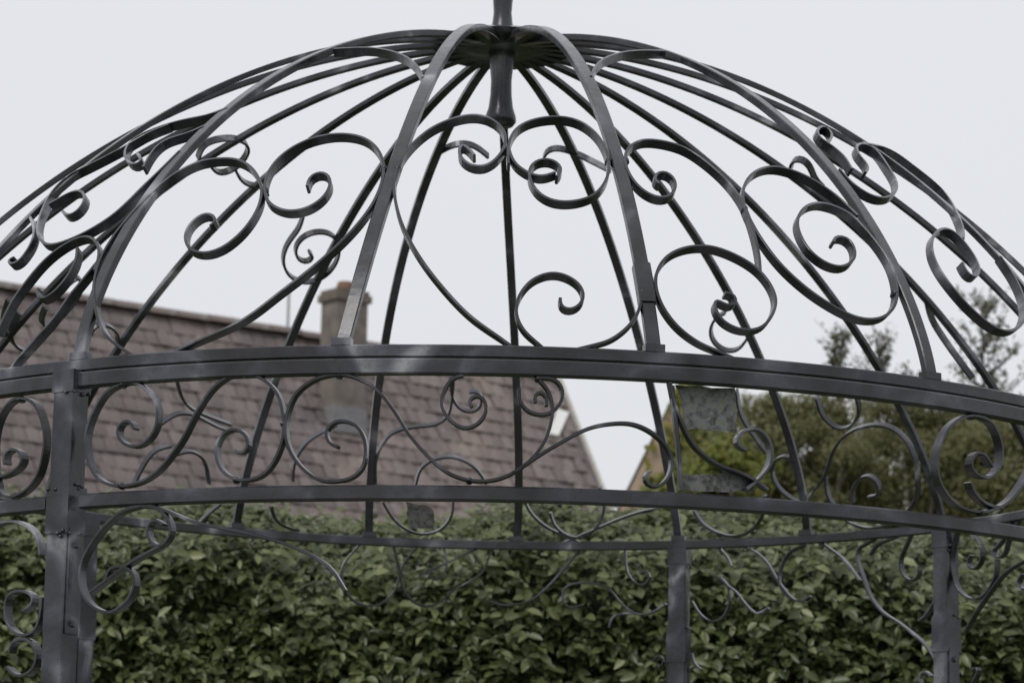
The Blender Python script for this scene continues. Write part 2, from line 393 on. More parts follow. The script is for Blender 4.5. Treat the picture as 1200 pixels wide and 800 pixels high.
DOME_NEAR = [
 # bay between the two middle ribs
 [(541,185),(538,180),(545,174),(552,180),(556,188)][:0] or [(556,186),(551,180),(544,172),(538,176),(539,188),(550,197),(567,199),(582,190),(592,175),(592,160),(580,146),(560,139),(535,142),(505,155),(480,177),(466,200),(462,225),(470,262),(488,298),(515,335),(550,372),(592,402)],
 [(596,196),(595,178),(602,158),(620,146),(650,141),(678,146),(700,163),(712,188),(711,212),(696,232),(670,240),(645,238),(627,226),(619,208),(624,195),(640,190),(655,196),(659,205),(652,211)],
 [(596,178),(602,194),(618,206),(635,211),(650,206)],
 [(656,352),(655,360),(663,366),(676,363),(684,352),(680,338),(665,327),(645,323),(622,332),(607,352),(605,372),(614,390),(630,404)],
 [(690,407),(715,400),(738,382),(750,360),(752,338)],
 # bay right of it
 [(772,219),(765,216),(766,207),(777,204),(790,214),(790,228),(776,236),(757,230),(741,215),(732,197),(733,180),(748,169),(772,169),(803,178),(833,199),(856,222),(872,247),(883,280),(888,305),(889,320)],
 [(860,358),(857,366),(846,364),(835,354),(837,346),(847,343),(857,352)][:0] or [(848,346),(860,348),(862,358),(850,362),(838,352),(835,360),(845,378),(868,389),(893,385),(907,362),(904,342),(888,320),(862,303),(830,292),(800,294),(778,306),(767,328),(772,355),(790,382),(815,402),(842,414)],
 [(975,287),(974,281),(985,279),(995,285),(1000,297),(1000,307),(987,316),(967,312),(947,297),(935,277),(932,260),(940,247),(955,241),(975,245),(995,255),(1012,272),(1027,290),(1040,310),(1047,330),(1049,348),(1046,362),(1036,373),(1020,377),(1000,374),(975,362),(945,342),(915,315),(893,287),(878,262),(869,240),(870,222),(880,207),(900,199),(925,203),(950,214),(978,233),(1003,256)],
 # bay left of the middle
 [(361,222),(362,212),(372,206),(384,207),(389,218),(381,234),(362,247),(338,251),(318,243),(311,228),(316,205),(335,183),(365,167),(400,161),(430,167),(447,185),(450,208),(440,238),(415,272),(375,310),(330,345),(285,378),(225,405)],
 [(248,268),(256,264),(253,255),(242,253),(226,264),(218,280),(223,295),(240,300),(263,293),(288,272),(305,245),(308,222),(298,202),(280,191),(255,190),(228,196),(195,216),(160,250),(132,285),(117,315),(112,345),(117,375),(128,397),(147,411)],
 # outer bays
 [(200,150),(175,160),(140,180),(105,198),(82,210),(62,230),(50,255),(46,275),(54,289),(70,289),(100,277),(130,259),(150,242),(170,222),(190,203),(212,181)],
 [(76,251),(80,257),(92,252),(103,237),(100,226),(85,229),(60,243)],
 [(163,184),(169,188),(166,196),(154,196),(147,184),(158,167),(185,154),(215,145),(245,139),(268,130)],
 [(113,320),(119,302),(117,287),(108,280),(92,283),(72,294),(52,311),(32,335),(16,358),(0,392)],
 [(118,308),(97,334),(82,352),(66,375),(47,397),(28,418)],
 [(47,341),(45,349),(52,354),(66,345),(81,328),(92,307),(93,294)],
 [(1012,206),(1018,200),(1010,192),(1002,182),(1000,174),(1007,171),(1025,180),(1037,197),(1049,217),(1047,230),(1035,236),(1017,232),(995,217),(982,202)],
 [(1008,171),(1030,175),(1048,183),(1067,197),(1090,215),(1107,232),(1120,255),(1127,275),(1126,283)],
 [(1125,311),(1130,322),(1140,329),(1146,322),(1142,309),(1132,293),(1117,276),(1102,270),(1090,280),(1090,300),(1098,318),(1112,338),(1134,363),(1159,384),(1178,391),(1192,386),(1199,370),(1196,350),(1186,328),(1170,304)],
 [(967,171),(975,166),(972,157),(961,150),(953,156),(958,165),(972,174),(988,188),(996,202)],
 [(170,200),(176,188),(184,177),(196,168),(222,160),(240,152)],
 [(19,305),(13,306),(12,314),(22,312),(34,298),(42,282),(43,268),(38,258)],
 [(392,62),(410,61),(440,61),(470,68),(488,80),(496,95)],
 [(692,94),(700,78),(720,68),(745,64),(778,64)],
]
for pts in DOME_NEAR: scroll('dome_scroll', pts, 'near_dome')
DOME_FAR = [
 [(440,567),(441,535),(457,508),(483,500),(510,497),(524,488),(529,472),(532,440)],
 [(487,568),(493,548),(510,537),(533,535),(557,547),(570,566)],
 [(448,587),(460,607),(477,621),(497,626),(517,620),(530,602),(531,575)],
 [(528,440),(529,462),(537,477),(550,483),(562,478),(566,465),(559,456),(550,459)],
 [(645,600),(650,616),(668,629),(688,628),(703,612),(709,590),(703,570)],
 [(612,575),(620,598),(640,617),(665,629)],
 [(695,621),(718,611),(745,601),(775,594)],
 [(813,597),(825,615),(850,627),(870,627),(886,617),(895,600),(897,580)],
 [(863,457),(868,485),(882,508),(898,530)],
 [(934,548),(930,537),(920,532),(907,540),(905,556),(915,574),(935,588),(950,592)],
 [(957,465),(965,488),(983,502),(1000,498),(1008,480),(1004,465)],
 [(947,583),(967,557),(977,527),(997,505),(1027,497),(1050,503),(1067,523),(1075,550),(1073,587),(1047,612),(1017,619),(990,607),(971,582),(968,560)],
 [(1018,582),(1023,580),(1030,582),(1031,568),(1022,557),(1010,558),(1000,570),(1000,588)],
 [(515,178),(530,170),(547,168),(560,173),(572,183)],
 [(716,200),(700,192),(680,182),(662,175),(648,173),(638,178),(637,186)],
 [(355,252),(350,268),(338,283),(331,303),(338,322),(358,331),(382,322),(396,302),(396,282),(383,272),(363,273),(349,283),(345,296),(352,306),(364,306),(368,298),(362,295)],
 [(232,185),(237,170),(255,163),(275,162),(290,168),(290,180),(275,197),(255,203),(246,193)],
 [(275,197),(280,208),(290,216),(311,219)],
 [(927,198),(926,188),(937,185),(950,195),(954,210),(964,220)],
 [(850,366),(838,372),(832,386),(837,402),(850,411),(866,409),(876,396)],
 [(105,392),(108,382),(120,379),(133,384),(139,396),(138,408)],
 [(1086,351),(1092,374),(1109,401),(1127,426),(1140,443)],
 [(80,332),(90,323),(97,328),(92,345),(76,366),(60,382),(50,384),(47,374),(53,360)],
 [(22,366),(12,388),(14,402),(26,411),(40,408)], [(10,352),(4,372),(6,392)],
 [(205,437),(215,470),(233,483),(270,497)], [(187,497),(205,485),(225,485),(255,500),(272,505)],
 [(155,570),(165,550),(180,528),(200,522)],
 [(245,566),(240,540),(225,528),(205,532)], [(343,563),(345,540),(362,515),(395,497)],
 [(225,622),(240,605),(258,590)], [(318,592),(322,608),(335,618),(350,621)],
]
for pts in DOME_FAR: scroll('dome_scroll', pts, 'far_dome', hw=.009, ht=.0034)
FAR_CYL = [
 [(1100,778),(1085,755),(1055,730),(1035,717),(1020,697),(1012,675),(1005,655),(1007,641),(1014,638)],
 [(972,642),(990,656),(1008,680)],
 [(945,638),(925,647),(914,670),(915,688),(925,700),(940,705),(950,698)],
 [(868,640),(885,646),(900,660),(913,682),(931,703),(944,704)],
 [(1120,634),(1116,662),(1125,692),(1140,702),(1155,697),(1167,677),(1169,655)],
 [(1145,629),(1152,642),(1150,660),(1140,668),(1134,660),(1139,650)],
 [(1205,655),(1180,670),(1162,692),(1145,717),(1132,740)],
 [(781,707),(765,717),(747,719),(728,707),(715,691),(696,683),(669,684),(659,693),(661,707),(672,712),(683,708)],
 [(572,704),(593,709),(620,704),(641,688),(660,667),(676,648)],
 [(417,643),(401,664),(404,691),(420,707),(441,709),(460,696),(468,672),(464,650)],
 [(487,643),(471,664),(473,691),(492,709),(513,707),(532,691),(564,672),(572,655)],
 [(521,645),(524,664),(513,680),(503,676),(503,667),(511,665)],
 [(733,650),(735,670),(745,683),(757,685),(763,675),(757,667),(750,672)],
 [(811,704),(821,720),(835,728),(848,723),(856,704),(853,685),(845,677)],
 [(845,644),(853,653),(857,663)], [(845,678),(855,688),(862,692),(875,709),(888,719),(901,712)],
 [(714,735),(718,722),(735,718),(752,720)],
 [(1062,640),(1056,655),(1057,670),(1067,681),(1077,676),(1078,664)],
 [(1020,650),(1028,638),(1040,633)],
 [(1098,702),(1085,722),(1078,727)],
 [(1182,634),(1178,650),(1168,655),(1163,645),(1170,640)],
 [(1200,690),(1193,683),(1200,672)],
 [(1140,785),(1147,780),(1147,790),(1140,800)], [(1080,800),(1078,790),(1086,785),(1092,792)],
 [(811,765),(814,778),(822,784)], [(766,775),(770,767),(778,770),(777,780),(769,783)],
]
for pts in FAR_CYL: scroll('bracket_scroll', pts, 'far_cyl', hw=.0085, ht=.0026)
def bead(c, ax, h, n=8, m=6):
    V = []; Fc = []; c = np.array(c, float)
    for i in range(m+1):
        for k in range(n):
            p_, t_ = math.pi*i/m, 2*math.pi*k/n; w_ = 1+rng.uniform(-.16, .16)*(0 < i < m)
            V.append(c+ax[0]*h[0]*math.sin(p_)*math.cos(t_)*w_+ax[1]*h[1]*math.sin(p_)*math.sin(t_)*w_+ax[2]*h[2]*math.cos(p_))
    for i in range(m):
        for k in range(n): Fc.append((i*n+k, i*n+(k+1) % n, (i+1)*n+(k+1) % n, (i+1)*n+k))
    return V, Fc
I3 = (np.array([1., 0, 0]), np.array([0, 1., 0]), np.array([0, 0, 1.]))
for po, a in zip(posts, POSTS):
    er = np.array([math.sin(a), -math.cos(a), 0]); et = np.array([math.cos(a), math.sin(a), 0])
    for z0 in (RING_MID-.042, LOW_TOP+.016, LOW_TOP-.076):
        for k in range(9):
            e = rng.uniform(-1, 1); face = rng.integers(0, 3)
            c_ = er*(R-.006) + (er*.0262+et*.025*e if face == 0 else (et*.0272*(1 if face == 1 else -1)+er*.024*e)); c_[2] = z0+rng.normal(0, .003)
            r_ = rng.uniform(.0028, .0055); part('weld_bead', bead(c_, I3, (r_, r_, r_), 6, 4), parent=po, smooth=True)
# clips that tie scrolls to ribs and to each other
for (x, y, wh) in [(592,177,'d'),(466,200,'d'),(713,190,'d'),(733,190,'d'),(311,225,'d'),(450,200,'d'),(872,247,'d'),(752,345,'d'),(1048,345,'d'),(333,497,'c'),(287,439,'c'),(277,562,'c'),(145,451,'c'),(143,569,'c'),(550,563,'c'),(1138,488,'c'),(1146,600,'c'),(398,440,'c'),(25,468,'c'),(630,444,'c')]:
    q = np.array([[x, y], [x+.5, y]], float)
    P, N = (lift_dome(q, False, .012) if wh == 'd' else lift_cyl(q, R-.006, False))
    n = N[0]; t = np.cross([0, 0, 1], n); t /= np.linalg.norm(t); u = np.cross(n, t)
    part('scroll_clip', bead(P[0], (t, n, u), (.0075, .0125, .0075)), smooth=True)

# worn thin plates left on the frame
def plate(outline, holes_n, where):
    q = []
    o = np.array(outline, float)
    for i in range(len(o)):
        a, b = o[i], o[(i+1) % len(o)]
        for t in np.arange(5)/5: q.append(a+(b-a)*t+rng.normal(0, .9, 2))
    q = np.array(q); cx = q.mean(0)
    # ring of quads from outline to centre, some cells missing = holes rusted through
    L = [q] + [cx+(q-cx)*k for k in (.75, .5, .25)] + [np.array([cx])]
    allp = np.vstack(L); P, N = lift_dome(allp, True, .012) if where == 'far_dome' else lift_cyl(allp, R-.020, False)
    n = len(q); Fc = []; hole = set(random.sample(range(n+2, 2*n, 2), holes_n))
    for k in range(3):
        for i in range(n):
            if k == 1 and n+i in hole: continue
            j = (i+1) % n; Fc.append((k*n+i, k*n+j, (k+1)*n+j, (k+1)*n+i))
    for i in range(n): Fc.append((3*n+i, 3*n+(i+1) % n, 4*n))
    o = part('worn_plate', (P, Fc), PLATE); md = o.modifiers.new('thick', 'SOLIDIFY'); md.thickness = .002
plate([(791,451),(862,455),(863,507),(806,503)], 0, 'near')
plate([(800,555),(830,556),(850,553),(885,560),(882,577),(801,574)], 0, 'near')
plate([(475,588),(508,592),(510,620),(478,618)], 0, 'far_dome')

# ------------------------------------------------------------------ leaf clouds
LEAF8 = np.array([(0,0,0),(-.5,.30,.10),(0,.30,-.02),(.5,.30,.10),(-.46,.64,.08),(0,.64,-.03),(.46,.64,.08),(0,1.0,-.10)])
LF8 = [(0,2,1),(0,3,2),(1,2,5,4),(2,3,6,5),(4,5,7),(5,6,7)]
LEAF4 = np.array([(0,0,0),(-.5,.5,.06),(.5,.5,.06),(0,1.0,-.08)]); LF4 = [(0,2,1),(1,2,3)]
def frames(N, H):
    Y = H - (H*N).sum(1)[:, None]*N; Y /= np.linalg.norm(Y, axis=1)[:, None]+1e-9
    X = np.cross(Y, N); return X, Y, N
def leaf_cloud(name, pos, N, H, length, width, tone, m, parent, base=LEAF8, faces=LF8, kind=None):
    X, Y, Z = frames(N, H); n = len(pos); k = len(base)
    V = (pos[:, None, :] + X[:, None, :]*(base[None, :, 0, None]*width[:, None, None]) + Y[:, None, :]*(base[None, :, 1, None]*length[:, None, None]) + Z[:, None, :]*(base[None, :, 2, None]*length[:, None, None])).reshape(-1, 3)
    me = bpy.data.meshes.new(name)
    ls = np.array([len(f) for f in faces]); fl = np.concatenate([np.array(f) for f in faces])
    loops = (fl[None, :] + (np.arange(n)*k)[:, None]).ravel()
    me.vertices.add(n*k); me.vertices.foreach_set('co', V.ravel().astype(np.float32))
    me.loops.add(len(loops)); me.loops.foreach_set('vertex_index', loops.astype(np.int32))
    tot = np.tile(ls, n); st = np.concatenate([[0], np.cumsum(tot)[:-1]])
    me.polygons.add(len(tot)); me.polygons.foreach_set('loop_start', st.astype(np.int32)); me.polygons.foreach_set('loop_total', tot.astype(np.int32))
    me.update(calc_edges=True)
    at = me.attributes.new('tone', 'FLOAT', 'POINT'); at.data.foreach_set('value', np.repeat(tone, k).astype(np.float32))
    o = link(name, me, m, parent)
    if parent: o.matrix_parent_inverse = Matrix.Translation(parent.location).inverted()
    if kind: o['kind'] = kind
    return o
def unit(v): return v/(np.linalg.norm(v, axis=1)[:, None]+1e-9)
def lump(x, z, seed=0):
    return (np.sin(x*3.1+seed)*np.cos(z*3.7+1.3*seed)+.6*np.sin(x*7.3+z*5.1+seed)+.5*np.cos(x*5.2-z*8.3+2*seed)+.4*np.sin(x*13+seed)*np.sin(z*12))/2.5

# ------------------------------------------------------------------ hedge
HY = 4.2                      # front face of the hedge, behind the gazebo
def hedge_top(x): return 2.99 - .018*x + .05*np.sin(x*2.3)+.035*np.sin(x*5.7+1)+.02*np.sin(x*11)
HX0, HX1 = -4.6, 4.6
hedge = empty('laurel_hedge', (0, HY+.5, 0), 'tall dark green broadleaf hedge running behind the iron gazebo', 'hedge')
# dark twig-coloured core added inside, so that light does not pass through
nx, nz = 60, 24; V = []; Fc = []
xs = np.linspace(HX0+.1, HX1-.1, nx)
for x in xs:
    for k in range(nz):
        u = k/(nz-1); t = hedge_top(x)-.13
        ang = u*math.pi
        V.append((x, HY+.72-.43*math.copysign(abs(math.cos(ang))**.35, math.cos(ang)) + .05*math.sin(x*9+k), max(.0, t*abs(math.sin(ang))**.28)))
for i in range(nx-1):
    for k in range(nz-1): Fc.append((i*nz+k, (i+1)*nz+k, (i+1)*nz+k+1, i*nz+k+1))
o = link('blocking_core', mesh('blocking_core', V, Fc, True), HEDGE_CORE, hedge); o.matrix_parent_inverse = Matrix.Translation(hedge.location).inverted()
def hedge_leaves(n, zlo, zhi, xr):
    # leaves sit along short shoots that stick out of the face, so that clumps stand proud of dark gaps
    ns = n//9; sx = rng.uniform(xr[0], xr[1], ns); sz = rng.uniform(zlo, zhi, ns); sz = np.minimum(sz, hedge_top(sx)+rng.normal(0, .035, ns))
    sh = np.clip((sz-(hedge_top(sx)-.26))/.26, 0, 1.2)
    base = np.stack([sx, HY+.10+lump(sx*1.4, sz*1.4)*.11+np.abs(rng.normal(0, .07, ns))+.55*sh**1.6, sz], 1)
    sd_ = unit(np.stack([rng.normal(0, .5, ns), -np.ones(ns), .45+.9*sh+rng.normal(0, .45, ns)], 1)); sL = rng.uniform(.04, .14, ns)
    k = np.repeat(np.arange(ns), 9); n = len(k); u = np.tile(np.linspace(.05, 1, 9), ns)
    ang = np.tile(np.arange(9)*2.4, ns)+np.repeat(rng.uniform(0, 6, ns), 9)
    A1 = unit(np.cross(sd_, np.array([.2, .1, 1.])))[k]; A2 = np.cross(sd_[k], A1)
    side = A1*np.cos(ang)[:, None]+A2*np.sin(ang)[:, None]
    pos = base[k]+sd_[k]*(u*sL[k])[:, None]
    H = side*(1.15-.6*u)[:, None]+sd_[k]*(.35+.5*u)[:, None]+rng.normal(0, .2, (n, 3))+np.array([0, 0, -.18])
    nrm = unit(sd_[k]*.9+np.array([0, -.1, .55])-side*.25+rng.normal(0, .28, (n, 3)))
    return pos, nrm, H, (1-u)*.05
pos, N, H, dep = hedge_leaves(72000, 1.95, 3.06, (-3.0, 3.0))
p2, N2, H2, d2 = hedge_leaves(16000, .02, 2.0, (HX0, HX1))
p3, N3, H3, d3 = hedge_leaves(6000, 1.9, 3.06, (HX0, -3.0)); p4, N4, H4, d4 = hedge_leaves(6000, 1.9, 3.06, (3.0, HX1))
# top surface and back
n5 = 12000; x5 = rng.uniform(HX0, HX1, n5); y5 = HY+rng.uniform(.5, 1.3, n5); z5 = hedge_top(x5)-.05*((y5-HY-.9)/.5)**2+rng.normal(0, .03, n5)
p5 = np.stack([x5, y5, z5], 1); N5 = unit(np.stack([rng.normal(0, .5, n5), rng.normal(-.2, .5, n5), np.ones(n5)], 1)); H5 = rng.normal(0, 1, (n5, 3))
# the leaves that show largest are objects of their own
vis = np.where((dep < .02) & (abs(pos[:, 0]) < 1.9) & (pos[:, 2] > 2.2))[0]
pick = rng.choice(vis, 300, replace=False); keep = np.ones(len(pos), bool); keep[pick] = False
leaf_me = mesh('leaf', LEAF8*np.array([.023, .047, .047]), LF8)
at = leaf_me.attributes.new('tone', 'FLOAT', 'POINT'); at.data.foreach_set('value', [.62]*8)
leaf_me.materials.append(LAUREL)
X_, Y_, Z_ = frames(N[pick], H[pick])
for i, k in enumerate(pick):
    o = bpy.data.objects.new('leaf', leaf_me); C.objects.link(o); o.parent = hedge
    s = random.uniform(.85, 1.15)
    m4 = Matrix([[X_[i][j]*s, Y_[i][j]*s, Z_[i][j]*s, pos[k][j]-hedge.location[j]] for j in range(3)]+[[0, 0, 0, 1]])
    o.matrix_local = m4
pos, N, H = pos[keep], N[keep], H[keep]
for nm, (p_, n_, h_) in {'a': (pos, N, H), 'b': (np.vstack([p2, p3, p4, p5]), np.vstack([N2, N3, N4, N5]), np.vstack([H2, H3, H4, H5]))}.items():
    n = len(p_); L = (.026+.044*rng.uniform(0, 1, n)**1.3)*(1 if nm == 'a' else 1.3); tone = np.clip(rng.normal(.45, .25, n), 0, 1)
    leaf_cloud('foliage', p_, n_, h_, L, L*rng.uniform(.42, .55, n), tone, LAUREL, hedge, kind='stuff')

# ------------------------------------------------------------------ tiled house
RIDGE_Z = 8.6
def at_height(x, y, z): d = ray(x, y); return CAM + d*((z-EYE)/d[2])
A = at_height(0, 338, RIDGE_Z); B = at_height(652, 441, RIDGE_Z)
rd = (B-A)/np.linalg.norm(B-A); A = A - rd*3.0
hn = np.array([rd[1], -rd[0], 0.])                       # horizontal, towards the camera side of the roof
# roof pitch so that the verge passes through pixel (705, 575)
d = ray(705, 575); w = CAM-B
# B + a*hn - b*z = CAM + t*d
sol = np.linalg.solve(np.stack([hn, np.array([0, 0, -1.]), -d], 1), w)
pitch = math.atan2(sol[1], sol[0]); slope_len = max(math.hypot(sol[0], sol[1])*1.25, 4.5)
sl = hn*math.cos(pitch) - np.array([0, 0, 1.])*math.sin(pitch); nr = np.cross(rd, sl); nr = nr if nr[2] > 0 else -nr
print('ROOF', A, B, math.degrees(pitch), slope_len, np.linalg.norm(B-A))
Lr = np.linalg.norm(B-A)
house = empty('tiled_house', (A+B)/2*np.array([1, 1, 0]), 'house with weathered brown tiled roof and rendered chimney beyond the hedge', 'house')
def hp(name, vf, m, parent=house, smooth=False):
    o = link(name, mesh(name, vf[0], vf[1], smooth), m, parent)
    if parent is house: o.matrix_parent_inverse = Matrix.Translation(house.location).inverted()
    return o
sl2 = -hn*math.cos(pitch) - np.array([0, 0, 1.])*math.sin(pitch)
e1, e2 = A+sl*slope_len, B+sl*slope_len; g1, g2 = A+sl2*slope_len, B+sl2*slope_len
th = np.array([0, 0, -.12])
roof = hp('roof', ([A, B, e2, e1, g1, g2, A+th, B+th, e2+th, e1+th, g1+th, g2+th], [(0, 1, 2, 3), (1, 0, 4, 5), (7, 6, 9, 8), (6, 7, 11, 10), (3, 2, 8, 9), (5, 4, 10, 11), (1, 7, 8, 2), (1, 5, 11, 7), (0, 3, 9, 6), (0, 6, 10, 4)]), TILE)
zb = 0.0; ins = .35
w1 = [A+sl*(slope_len-ins)+rd*ins, B+sl*(slope_len-ins)-rd*ins, B+sl2*(slope_len-ins)-rd*ins, A+sl2*(slope_len-ins)+rd*ins]
Vw = []
for p_ in w1: Vw += [(p_[0], p_[1], 0), (p_[0], p_[1], p_[2]-.13)]
a1, b1 = A+rd*ins, B-rd*ins
Vw += [(a1[0], a1[1], RIDGE_Z-.25), (b1[0], b1[1], RIDGE_Z-.25)]
hp('wall', (Vw, [(0, 2, 3, 1), (4, 6, 7, 5), (2, 4, 5, 9, 3), (6, 0, 1, 8, 7)]), RENDER)
# tiles: courses of slightly curved tiles with a thick lower edge
TWd, EXPO = .17, .22
def tile_mesh(v):
    hw = TWd/2*.97; Ln = EXPO*1.22; V = []; nseg = 4
    for j, (s, off) in enumerate(((0, .010), (Ln, .030))):
        for i in range(nseg+1):
            u = i/nseg; V.append((-hw+2*hw*u, s, off+.007*math.sin(u*math.pi)))
    for i in range(nseg+1):
        u = i/nseg; V.append((-hw+2*hw*u, Ln, .004+.007*math.sin(u*math.pi)-.006))
    k = nseg+1; Fc = [(i, i+1, k+i+1, k+i) for i in range(nseg)] + [(k+i, k+i+1, 2*k+i+1, 2*k+i) for i in range(nseg)]
    me = mesh('tile', V, Fc); a = me.attributes.new('tone', 'FLOAT', 'POINT'); a.data.foreach_set('value', [v]*len(V)); me.materials.append(TILE); return me, np.array(V), Fc
variants = [tile_mesh(v) for v in (.15, .35, .5, .65, .9)]
rows = int(slope_len/EXPO); cols = int(Lr/TWd); cand = []
for r0 in range(rows):
    for c0 in range(cols):
        s0 = r0*EXPO+.05; o_ = A+rd*((c0+.5+(.5 if r0 % 2 else 0))*TWd)+sl*s0
        if np.dot(o_-A, rd) > Lr-.1: continue
        cand.append((r0, c0, o_))
Pc = np.array([c[2] for c in cand]); q = np.linalg.inv(np.array([rt, up, -fw]).T) @ (Pc-CAM).T
X = 600+F_PX*q[0]/-q[2]; Y = 400-F_PX*q[1]/-q[2]
show = (X > 0) & (X < 720) & (Y > 335) & (Y < 590); depth = -q[2]
front = (show & ~((X > 365) & (X < 432) & (Y < 500)))
order = [i for i in np.argsort(depth) if front[i]][:300]; single = set(order)
bulkV, bulkF, bulkT = [], [], []; off = 0
for i, (r0, c0, o_) in enumerate(cand):
    vi = int(rng.integers(0, 5)); dz = rng.normal(0, .006); tw = rng.normal(0, .012)
    xr = rd*math.cos(tw)+sl*math.sin(tw); yr = sl*math.cos(tw)-rd*math.sin(tw); o2 = o_+nr*dz
    if i in single:
        o = bpy.data.objects.new('tile', variants[vi][0]); C.objects.link(o); o.parent = roof
        o.matrix_parent_inverse = Matrix.Identity(4)
        o.matrix_local = Matrix([[xr[j], yr[j], nr[j], o2[j]] for j in range(3)]+[[0, 0, 0, 1]])
    else:
        b_ = variants[vi][1]; V = o2 + b_[:, :1]*xr + b_[:, 1:2]*yr + b_[:, 2:]*nr
        bulkV.append(V); bulkF += [tuple(k+off for k in f_) for f_ in variants[vi][2]]; off += len(V); bulkT += [(.15, .35, .5, .65, .9)[vi]]*len(V)
me = mesh('tiles', np.vstack(bulkV), bulkF); at = me.attributes.new('tone', 'FLOAT', 'POINT'); at.data.foreach_set('value', bulkT)
o = link('tiles', me, TILE, roof); o['kind'] = 'stuff'
# ridge tiles
rv, rf, _ = [], [], 0
rparts = []
rt_me = None
nrt = int(Lr/.45)
for i in range(nrt):
    c_ = A+rd*(i+.5)*.45; pr = []
    for e in (-.225, .218):
        for k in range(7):
            a_ = math.pi*k/6; rr_ = .13*(1+.04*(e > 0)); pr.append(hn*math.cos(a_)*rr_+np.array([0, 0, math.sin(a_)*rr_*.75-.015])+rd*e)
    if rt_me is None:
        rt_me = mesh('ridge_tile', pr, [(k, k+1, 7+k+1, 7+k) for k in range(6)]+[tuple(range(6, -1, -1)), tuple(range(7, 14))])
        a_ = rt_me.attributes.new('tone', 'FLOAT', 'POINT'); a_.data.foreach_set('value', [.45]*14); rt_me.materials.append(TILE)
    o = bpy.data.objects.new('ridge_tile', rt_me); C.objects.link(o); o.parent = roof; o.location = c_+np.array([0, 0, rng.normal(0, .006)])
# bargeboard on the gable verge
bb = []
P = np.array([B+rd*.02+sl*t for t in np.linspace(.0, slope_len, 4)]) + np.array([0, 0, -.07])
hp('bargeboard', sweep(P, np.tile(nr, (4, 1)), .09, .018), flatmat('painted_board', (.45, .43, .40), (.58, .56, .52), 8))
# chimney on the near slope
def on_roof(x, y):
    d = ray(x, y); t = np.dot(A-CAM, nr)/np.dot(d, nr); return CAM+d*t
cb = on_roof(400, 492); dist = np.linalg.norm(cb-CAM)*math.cos(.15); ppm = F_PX/np.linalg.norm(cb-CAM)
def up_to(y): dd = ray(401, y); hd = np.hypot(cb[0]-CAM[0], cb[1]-CAM[1]); return EYE+dd[2]/np.hypot(dd[0], dd[1])*hd
ez = np.array([0, 0, 1.]); cw = 27/ppm; 
ct = up_to(354); c0 = cb - hn*.0
chim = hp('chimney', box((c0[0], c0[1], (cb[2]-.6+ct)/2), (rd, hn, ez), (cw*.80, cw*.62, (ct-cb[2]+.6)/2)), BRICK)
def sub(name, vf, m, parent, smooth=False): return link(name, mesh(name, vf[0], vf[1], smooth), m, parent)
sub('chimney_cap', merge([box((c0[0], c0[1], ct+.03), (rd, hn, ez), (cw*.93, cw*.75, .045)), box((c0[0], c0[1], ct+.10), (rd, hn, ez), (cw*.84, cw*.66, .03))]), CAPS, chim)
for k, dx in enumerate((.0,)):
    pc = c0+rd*dx; v, f = lathe([(.10, ct+.12), (.115, ct+.2), (.09, ct+.24), (.10, up_to(331)), (.06, up_to(331)+.01)], 14, (pc[0], pc[1])); sub('chimney_pot', (v, f), POT, chim, True)
o = sub('flashing', box((c0[0], c0[1], cb[2]-.02), (rd, hn, ez), (cw*.86, cw*.68, .16)), flatmat('lead', (.16, .16, .17), (.24, .24, .25), 12), chim)
# white framed rooflight close to the verge
q4 = [on_roof(*c_) for c_ in ((651, 482), (664, 486), (652, 513), (641, 511))]
hp('rooflight', ([c_+nr*.06 for c_ in q4]+[c_-nr*.05 for c_ in q4], [(0, 1, 2, 3), (0, 4, 5, 1), (1, 5, 6, 2), (2, 6, 7, 3), (3, 7, 4, 0)]), flatmat('white_paint', (.72, .72, .71), (.82, .82, .81), 6))
# aerial mast standing on the ridge
mp = at_height(337, 391, RIDGE_Z)
hp('aerial_mast', tube([mp+[0, 0, -.1], mp+[0, 0, .62]], .018, 6), flatmat('galvanised', (.3, .3, .31), (.4, .4, .41), 20))

# ------------------------------------------------------------------ ochre gabled cottage at the right
CY = 24.0
def at_y(x, y, Yd): d = ray(x, y); return CAM+d*((Yd-CAM[1])/d[1])
pk = at_y(806, 436, CY); lo = at_y(738, 574, CY)
tv = (lo-pk); run = abs(tv[0]); drop = -tv[2]
cot = empty('gabled_cottage', (pk[0], CY+2, 0), 'steep ochre rendered gable end half covered with ivy', 'house')
def cp(name, vf, m, parent=cot):
    o = link(name, mesh(name, vf[0], vf[1]), m, parent)
    if parent is cot: o.matrix_parent_inverse = Matrix.Translation(cot.location).inverted()
    return o
k = 1.35; hwid = run*k; ze = pk[2]-drop*k; dp = 5.0
V = [(pk[0]-hwid, CY, 0), (pk[0]+hwid, CY, 0), (pk[0]+hwid, CY, ze), (pk[0], CY, pk[2]), (pk[0]-hwid, CY, ze)]
V += [(a_, b_+dp, c_) for a_, b_, c_ in V]
cp('wall', (V, [(0, 1, 2, 3, 4), (9, 8, 7, 6, 5), (0, 4, 9, 5), (1, 6, 7, 2)]), OCHRE)
for sgn in (-1, 1):
    u = np.array([sgn*hwid, 0, ze-pk[2]]); u /= np.linalg.norm(u); nn_ = np.array([-u[2]*sgn, 0, u[0]*sgn])
    Ls = math.hypot(hwid, pk[2]-ze)+.25; c_ = np.array([pk[0], CY+dp/2, pk[2]])+u*(Ls/2)+nn_*.015
    cp('roof_slope', box(c_, (u, np.array([0, 1., 0]), nn_), (Ls/2, dp/2-.05, .02)), TILE)
n = 14000; x = pk[0]+rng.uniform(-hwid, hwid, n); z = rng.uniform(2.5, pk[2], n)
